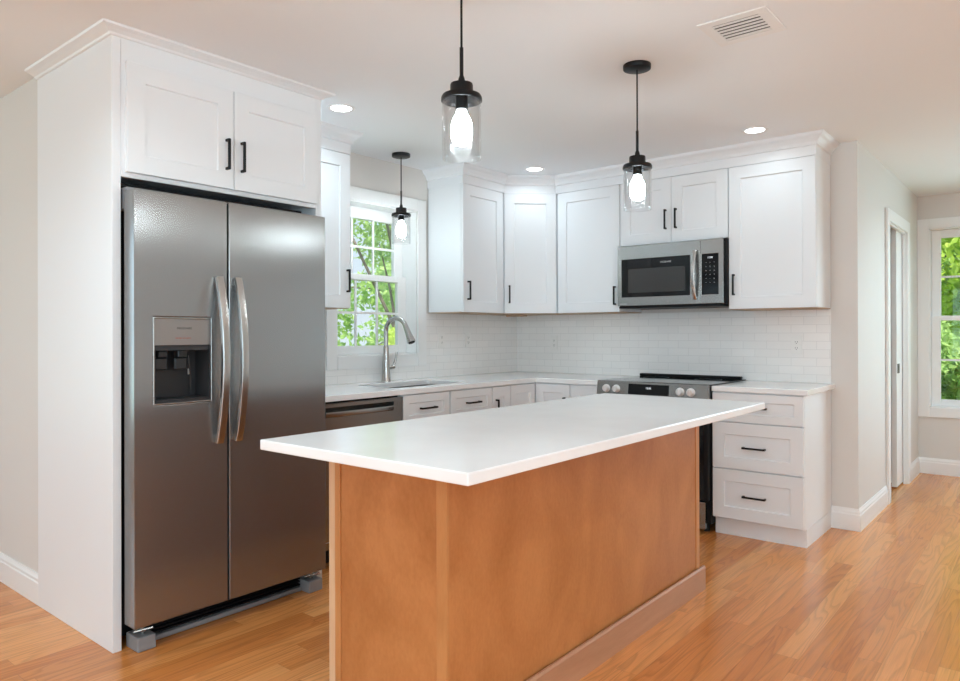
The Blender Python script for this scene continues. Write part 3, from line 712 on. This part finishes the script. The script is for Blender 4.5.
A_ = [mb.bm.verts.new((G0, y, z)) for y, z in vs]; B_ = [mb.bm.verts.new((G1 - .003, y, z)) for y, z in vs]
for i in range(5): mb.bm.faces.new([A_[i], A_[(i + 1) % 5], B_[(i + 1) % 5], B_[i]])
mb.bm.faces.new(A_); mb.bm.faces.new(B_[::-1])
cpn = mb.build('control_panel', M['steel'], rg)
slant = lambda z: -.668 + (z - .818) / .091 * .013
mb = MB(); mb._hex([(1.393, slant(.83) - .002, .83), (1.675, slant(.83) - .002, .83), (1.675, slant(.83), .83), (1.393, slant(.83), .83),
                    (1.393, slant(.897) - .002, .897), (1.675, slant(.897) - .002, .897), (1.675, slant(.897), .897), (1.393, slant(.897), .897)])
ds = mb.build('display', M['blackglass'], cpn, label='black touch display')
text('clock_digits', '12:00', .017, F((0, slant(.868), 0), (1, 0, 0), (0, -1, 0)), 1.535, .872, .0022, M['digit'], cpn)
for k, xx in enumerate((1.405 + .012, 1.43 + .012, 1.455 + .012, 1.60, 1.625, 1.65)):
    text('touch_mark', '+-0'[k % 3] if k < 3 else 'ON'[k % 2], .009, F((0, slant(.868), 0), (1, 0, 0), (0, -1, 0)), xx, .858, .0022, M['letter'], cpn)
for xx in (1.232, 1.306, 1.750, 1.820):
    zc = .861; mb = MB(); mb.lathe([(.0265, 0), (.0265, .006), (.0225, .008), (.021, .024), (.0185, .028), (0, .0285)], (xx, slant(zc) + .0005, zc), 24, 'Y')
    kn = mb.build('knob', M['knob'], cpn, smooth=True)
    MB().box(xx - .003, xx + .003, slant(zc) - .034, slant(zc) - .0275, zc - .02, zc + .02, .001).build('knob_grip', M['knob'], kn)
ovd = MB().box(G0 + .004, G1 - .006, -.672, -.6355, .205, .808, .003).build('oven_door', M['blackplastic'], rg)
MB().box(G0 + .006, G1 - .03, -.6765, -.6725, .21, .805, .001).build('door_skin', M['blackglass'], ovd)
MB().box(G0 + .1, G1 - .11, -.6785, -.677, .33, .66).build('oven_window', M['blackglass'], ovd)
mb = MB(); mb.tube([(G0 + .06, -.72, .755), (G1 - .07, -.72, .755)], .012, 14)
for xx in (G0 + .085, G1 - .095): mb.tube([(xx, -.677, .755), (xx, -.72, .755)], .009, 10)
mb.build('handle', M['nickel'], ovd, smooth=True)
MB().box(G0 + .004, G1 - .026, -.668, -.6355, .03, .197, .003).build('storage_drawer', M['steel'], rg)

# ------------------------------------------------------------------ microwave
mw = thing('microwave', 'stainless over-the-range microwave mounted under the short wall cabinet', 'microwave', (1.56, -.2, 1.405))
X0, X1, YM = 1.176, 1.9385, -.40
MB().box(X0, X1, -.372, -.012, 1.415, 1.8365, .001).build('body', M['blackplastic'], mw)
MB().box(X0 + .005, X1 - .03, -.39, -.03, 1.401, 1.4145, .002).build('vent_base', M['blackplastic'], mw)
fm = FY(-.3725)
XS = 1.776
mb = MB(); n1 = .0275
mb.fhole(fm, (X0, XS - .001, 1.418, 1.834), (1.206, 1.706, 1.477, 1.740), 0, n1)
md_ = mb.build('door', M['steel'], mw, bevel=.002)
MB().fbox(fm, 1.2065, 1.7055, 1.4775, 1.7395, 0, n1 - .002).build('door_glass', M['blackglass'], md_)
MB().fbox(fm, 1.257, 1.672, 1.507, 1.672, n1 - .0018, n1 - .0012).build('window_mesh', mat('microwave_screen', (.035, .034, .033), .12), md_, label='dark gray see-through screen')
text('lettering', 'FRIGIDAIRE', .0155, fm, 1.535, 1.708, n1 - .0018, M['letter'], md_)
mb = MB(); pts = []
rows = []
for i in range(21):
    k = i / 20; z = 1.446 + .325 * k; n = n1 + .010 + .036 * math.sin(math.pi * k) ** .7
    q = fm(1.742, z, n); rows.append([mb.bm.verts.new(q + Vector((a_, -b_, 0))) for a_, b_ in ((-.013, -.007), (.013, -.007), (.013, .003), (.008, .007), (-.008, .007), (-.013, .003))])
for r_, q_ in zip(rows, rows[1:]):
    for j in range(6): mb.bm.faces.new([r_[j], r_[(j + 1) % 6], q_[(j + 1) % 6], q_[j]])
mb.bm.faces.new(rows[0]); mb.bm.faces.new(rows[-1][::-1])
for v in (1.449, 1.747): mb.fbox(fm, 1.732, 1.752, v, v + .02, n1 + .0003, n1 + .012, .001)
mb.build('handle', M['nickel'], md_, smooth=True)
mb = MB(); mb.fhole(fm, (XS + .001, X1 - .012, 1.418, 1.834), (1.784, 1.896, 1.477, 1.740), 0, n1)
cp_ = mb.build('control_section', M['steel'], mw, bevel=.002)
MB().fbox(fm, 1.7845, 1.8955, 1.4775, 1.7395, 0, n1 - .0015).build('control_panel', M['blackglass'], cp_, label='black keypad panel')
text('display_digits', '12:00', .016, fm, 1.84, 1.715, n1 - .0013, M['digit'], cp_)
for r in range(6):
    for k in range(3):
        text('key', str((r - 1) * 3 + k + 1) if 1 <= r <= 3 else ('+-0'[k] if r == 4 else '=='[:1]), .010, fm, 1.813 + k * .027, 1.683 - r * .026, n1 - .0013, M['letter'], cp_)
MB().fbox(fm, X0 + .02, X0 + .07, 1.43, 1.433, n1 + .0002, n1 + .0006).build('badge', M['letter'], md_)

# ------------------------------------------------------------------ island
isl = thing('kitchen_island', 'orange-stained birch plywood island base under the white overhanging top', 'island', (1.99, -2.49, 0))
I0, I1, J0, J1 = 1.742, 2.246, -3.385, -1.592
MB().box(I0 + .008, I1 - .008, J0 + .008, J1 - .008, .0, .8725).build('carcass', M['ply'], isl)
MB().box(I0 + .046, I1 - .034, J0, J0 + .0075, .0, .8725).build('end_panel', M['ply'], isl)
MB().box(I0 + .046, I1 - .034, J1 - .0075, J1, .0, .8725).build('end_panel', M['ply'], isl)
MB().box(I1 - .0075, I1, J0 + .006, J1 - .036, .0, .8725).build('side_panel', M['ply'], isl)
mb = MB(); mb.box(I1 - .0335, I1 + .007, J0 - .006, J0 + .0055, 0, .8725, .001)
mb.build('corner_post', M['plytrim'], isl)
mb = MB(); mb.box(I1 - .0075, I1 + .004, J1 - .0355, J1 + .003, 0, .8725, .001)
mb.build('corner_post', M['plytrim'], isl)
mb = MB(); mb.box(I0 + .019, I0 + .0455, J0 - .004, J0 + .0075, 0, .8725, .001); mb.build('end_stile', M['plytrim'], isl)
MB().box(I0 - .012, I0 + .0185, J0 - .003, J0 + .0075, 0, .8725, .001).build('end_stile', M['plyedge'], isl, label='pale raw wood edge strip')
mb = MB(); SB = [(.0005, 0), (.013, 0), (.013, .103), (.008, .112), (.0005, .112)]
mb.sweep(SB, [(I1 + .007, J0 - .004), (I1 + .007, J1 + .036)]); mb.build('base_moulding', M['plybase'], isl, label='paler brown base board along the long side')
fk = F((I0 + .007, 0, 0), (0, -1, 0), (-1, 0, 0))         # the side facing the refrigerator and sink
for k in range(3):
    a = -J1 + .012 + k * .592; b = a + .585
    d = MB().shaker(fk, a, b, .70, .866, .0005, rail=.05).build('drawer', M['ply'], isl); pull(fk, (a + b) / 2, .785, .0205, d, False)
    for q0, q1, pu in ((a, a + .2905, a + .255), (a + .2945, b, b - .255)):
        d = MB().shaker(fk, q0, q1, .115, .694, .0005, rail=.06).build('door', M['ply'], isl); pull(fk, pu, .60, .0205, d)
top = MB().box(1.682, 2.5235, -3.6154, -1.485, ZC0, ZC1 - .0002).build('island_countertop', M['quartz'], bevel=.004)
tag(top, 'large white quartz slab on the wooden island, overhanging on the seating side', 'countertop')

# ------------------------------------------------------------------ lamps, vent, outlets
def pendant(x, y, dz, label):
    g = 'black pendant lights with clear glass cylinders'
    t_ = thing('pendant_light', label, 'pendant light', (x, y, H), g)
    q = lambda z: (x, y, z + dz)
    MB().lathe([(.052, -.0225), (.0595, -.0195), (.0605, -.017), (.0605, -.0005)], (x, y, H), 40).build('canopy', M['black'], t_, smooth=True)
    mb = MB(); mb.tube([(x, y, H - .0225), q(2.125)], .0036, 10); mb.build('cord', M['black'], t_, smooth=True)
    MB().tube([q(2.125), q(2.032)], .0062, 12).build('rod', M['black'], t_, smooth=True)
    cap_ = MB().lathe([(.007, 2.036), (.010, 2.028), (.012, 2.013), (.0345, 2.011), (.036, 2.006), (.036, 1.980), (.040, 1.979), (.060, 1.975), (.064, 1.968), (.0645, 1.957), (.0625, 1.956), (.056, 1.966), (.036, 1.972), (.02, 1.9725)], (x, y, dz), 40).build('cap', M['black'], t_, smooth=True)
    MB().lathe([(.019, 1.972), (.0195, 1.95), (.0205, 1.93), (.017, 1.928)], (x, y, dz), 24).build('socket', M['black'], cap_, smooth=True)
    bulb = MB().lathe([(.015, 1.9275), (.0185, 1.915), (.026, 1.903), (.0315, 1.888), (.0335, 1.870), (.0335, 1.852), (.030, 1.834), (.022, 1.822), (.008, 1.817)], (x, y, dz), 28).build('bulb', M['bulb'], t_, smooth=True, label='lit white bulb')
    gl = MB().lathe([(.0585, 1.966), (.0605, 1.955), (.0605, 1.779), (.0595, 1.775), (.0565, 1.775), (.0555, 1.779), (.0555, 1.955), (.0535, 1.966)], (x, y, dz), 48, cap=False).build('glass_shade', M['shade'], t_, smooth=True, label='clear glass cylinder shade')
pendant(2.139, -3.19, 0, 'black pendant with clear glass cylinder, nearest one over the island')
pendant(2.139, -2.0, 0, 'black pendant with clear glass cylinder hanging over the island end near the range')
pendant(.218, -1.58, .048, 'black pendant with clear glass cylinder hanging in front of the kitchen window above the faucet')

def downlight(x, y, label, watt=1.0):
    t_ = thing('recessed_light', label, 'ceiling light', (x, y, H), 'round recessed ceiling lights')
    MB().lathe([(.054, -.0025), (.058, -.005), (.07, -.0045), (.0735, -.001), (.0735, -.0003), (.054, -.0003)], (x, y, H), 40, cap=False).build('trim_ring', M['trim'], t_, smooth=True)
    MB().lathe([(.0535, -.0005), (.0535, -.002), (.03, -.0035), (.001, -.004)], (x, y, H), 36).build('lens', M['led'], t_, label='lit lens')
    d = bpy.data.lights.new('led_light', 'AREA'); d.shape = 'DISK'; d.size = .09; d.energy = watt; d.color = (.72, .91, 1); d.spread = math.radians(150)
    o = bpy.data.objects.new('led_light', d); C.objects.link(o); o.parent = t_; o.location = (0, 0, -.0055)
downlight(.664, -2.453, 'round lit recessed ceiling light beside the refrigerator cabinet crown', 2.8)
downlight(.648, -.66, 'round lit recessed ceiling light in front of the corner wall cabinet')
downlight(2.205, -.637, 'round lit recessed ceiling light above the cabinet right of the microwave')
# unseen lights of the same kind, added to brighten floor, island and hall
for x, y, wt, where in ((3.75, -1.9, 5, 'hall side of the island'), (3.9, -4.6, 7, 'middle of the living area'), (2.9, -6.6, 8, 'rear left of the living area'),
                        (3.75, 1.0, 13, 'hall'), (1.42, -4.3, 10, 'floor beside the refrigerator cabinet')):
    downlight(x, y, 'added unseen recessed ceiling light over the ' + where, wt)
# unseen globe lamps added over the dining and living area to brighten the ceiling
def globe(x, y, label, strength):
    t_ = thing('added_globe_lamp', label, 'pendant light', (x, y, H), 'added unseen globe pendants')
    MB().lathe([(.05, -.02), (.06, -.016), (.06, -.0005)], (x, y, H), 32).build('canopy', M['black'], t_, smooth=True)
    MB().tube([(x, y, H - .02), (x, y, H - .30)], .005, 10).build('rod', M['black'], t_, smooth=True)
    MB().lathe([(.02, 0), (.03, -.01), (.03, -.04), (.045, -.05), (.045, -.055)], (x, y, H - .285), 24).build('cap', M['black'], t_, smooth=True)
    rr = .15; MB().lathe([(rr * math.sin(math.pi * i / 16), -rr * math.cos(math.pi * i / 16)) for i in range(17)], (x, y, H - .3405 - rr), 32).build('globe', emit('added_globe_glow', (.79, .95, 1), strength), t_, smooth=True, label='added lit globe')
globe(5.3, -3.7, 'added unseen globe pendant right of the island', 30)
globe(4.3, -5.9, 'added unseen globe pendant in the living area behind the camera', 26)

vt = thing('ceiling_vent', 'white square ceiling air vent with slats', 'vent', (2.635, -2.10, H))
vx0, vx1, vy0, vy1 = 2.505, 2.765, -2.225, -1.97
mb = MB(); i_ = .042
for q in ((vx0, vx1, vy0, vy0 + i_), (vx0, vx1, vy1 - i_, vy1), (vx0, vx0 + i_, vy0 + i_, vy1 - i_), (vx1 - i_, vx1, vy0 + i_, vy1 - i_)):
    mb.box(*q, H - .006, H - .0003, .001)
mb.build('frame', M['trim'], vt)
mb = MB()
a0, a1, c0_, c1_ = vx0 + i_ - .004, vx1 - i_ + .004, vy0 + i_ - .004, vy1 - i_ + .004
mb.box(a0, a1, c0_, c1_, H - .0009, H - .0004); mb.build('slat_shade_sheet', M['darkgray'], vt)  # dark sheet standing in for the shade between the slats
for k in range(6):
    yy = vy0 + i_ + .0145 + k * .0285
    MB().box(a0, a1, yy - .0085, yy + .0085, H - .0055, H - .004, .0004).build('slat', M['trim'], vt)

def outlet(f, u, v, label, two=True):
    t_ = thing('wall_outlet', label, 'outlet', f(u, v - .057, .0085), 'white wall outlets')
    MB().fbox(f, u - .035, u + .035, v - .0575, v + .0575, .0085, .0135, .002).build('cover_plate', M['whiteplastic'], t_)
    for dv in (-.0195, .0195):
        r_ = MB().fbox(f, u - .0165, u + .0165, v + dv - .014, v + dv + .014, .0136, .0155, .001).build('receptacle', M['whiteplastic'], t_)
        mb = MB()
        for du in (-.0065, .0065): mb.fbox(f, u + du - .0012, u + du + .0012, v + dv - .002, v + dv + .007, .0155, .0158)
        mb.fbox(f, u - .0022, u + .0022, v + dv - .010, v + dv - .006, .0155, .0158)
        mb.build('slot', M['darkgray'], r_)
outlet(fy, 2.26, 1.147, 'white outlet on the tiles right of the range')
outlet(fy, .386, 1.150, 'white outlet on the tiles left of the range, near the room corner')
outlet(fx, -.657, 1.178, 'white outlet on the tiles of the window wall, nearer the room corner')
outlet(fx, -.965, 1.181, 'white outlet on the tiles just right of the window trim')

# ------------------------------------------------------------------ outside
struct(MB().box(-40, 40, YF + .3, 60, -.5, -.45).build('lawn', M['lawn']))
struct(MB().box(-40, -.3, -30, YF + .299, -.5, -.45).build('lawn_side', M['lawn']))
def tree(name, label, x, y, h, clumps, mt, n, leaf, trunk=True, seed=1, group=None, r=.035):
    rnd = random.Random(seed); zb = -.45
    t_ = thing(name, label, 'tree' if trunk else 'shrub', (x, y, zb), group)
    bm = bmesh.new()
    for i in range(n):
        cx, cy, cz, rx, rz = clumps[i % len(clumps)]
        while True:
            a = Vector((rnd.uniform(-1, 1), rnd.uniform(-1, 1), rnd.uniform(-1, 1)))
            if .25 < a.length < 1: break
        q = Vector((x + cx + a.x * rx, y + cy + a.y * rx, zb + cz + a.z * rz))
        if q.z < zb + .02: continue
        d1 = Vector((rnd.gauss(0, 1), rnd.gauss(0, 1), rnd.gauss(0, 1))).normalized(); d2 = d1.orthogonal().normalized(); d2.rotate(Matrix.Rotation(rnd.uniform(0, 6.28), 3, d1))
        s0 = leaf * rnd.uniform(.6, 1.3)
        vs = [bm.verts.new(q + k - Vector((x, y, zb))) for k in (d1 * s0, d2 * s0 * .5, -d1 * s0, -d2 * s0 * .5)]
        bm.faces.new(vs)
    me = bpy.data.meshes.new('foliage'); bm.to_mesh(me); bm.free(); me.materials.append(mt)
    o = bpy.data.objects.new('foliage', me); C.objects.link(o); o.parent = t_
    if trunk:
        r = r * h
        mb = MB(); mb.tube([(x, y, zb), (x + .1, y, zb + h * .3), (x - .05, y + .1, zb + h * .6), (x, y, zb + h * .9)], [r, r * .8, r * .5, r * .15], 10)
        mb.build('trunk', M['bark'], t_, smooth=True)
        for k in range(7):
            cx, cy, cz, rx, rz = clumps[k % len(clumps)]; zs = zb + h * (.25 + .06 * k)
            MB().tube([(x, y, zs), (x + cx * .5, y + cy * .5, zs + (zb + cz - zs) * .6), (x + cx, y + cy, zb + cz)], [r * .35, r * .22, r * .08], 7).build('branch', M['bark'], t_, smooth=True)
    else:
        for k in range(5):
            cx, cy, cz, rx, rz = clumps[k % len(clumps)]
            MB().tube([(x + cx * .3, y + cy * .3, zb), (x + cx, y + cy, zb + cz)], [.012, .006], 6).build('stem', M['bark'], t_)
    return t_
def clump(n, R, z0, z1, r, seed):
    rnd = random.Random(seed); return [(rnd.uniform(-R, R), rnd.uniform(-R, R), rnd.uniform(z0, z1), r * rnd.uniform(.7, 1.2), r * rnd.uniform(.5, .9)) for _ in range(n)]
# seen through the kitchen window
tree('leafy_tree', 'slender pale green tree seen through the kitchen window, branches against the sky', -5.0, 3.5, 5.0, clump(13, 1.25, 2.3, 4.9, .55, 3), M['leaf_a'], 5200, .06, seed=3, r=.02)
tree('leafy_tree', 'dense tree farther off behind the slender one outside the kitchen window', -9.5, 8.2, 5.0, clump(22, 2.2, .4, 3.3, .8, 5), M['leaf_a'], 7500, .09, seed=5, r=.02)
tree('flowering_shrub', 'yellow-green shrub low in the right part of the kitchen window', -3.9, 2.4, 1.9, clump(14, .5, .6, 1.72, .36, 8), M['leaf_b'], 7000, .045, trunk=False, seed=8)
tree('garden_shrub', 'fresh green shrub low in the left part of the kitchen window', -3.3, .75, 1.9, clump(14, .5, .5, 1.62, .36, 9), M['leaf_a'], 7000, .045, trunk=False, seed=9)
# seen through the hall window
tree('hedge_tree', 'dense yellow-green tree filling the upper part of the hall window', 2.7, 7.4, 5.5, clump(24, 1.1, 1.9, 5.0, .75, 12), M['leaf_b'], 17000, .07, seed=12, r=.012)
tree('hedge_tree', 'large green tree farther off behind the yellow-green one outside the hall window', 1.6, 12.4, 7.5, clump(26, 2.2, .8, 6.6, 1.2, 14), M['leaf_a'], 22000, .13, seed=14, r=.012)
tree('garden_shrub', 'fresh green shrub low in the hall window', 2.65, 4.7, 1.9, clump(16, .62, .45, 1.75, .42, 16), M['leaf_a'], 10000, .05, trunk=False, seed=16)
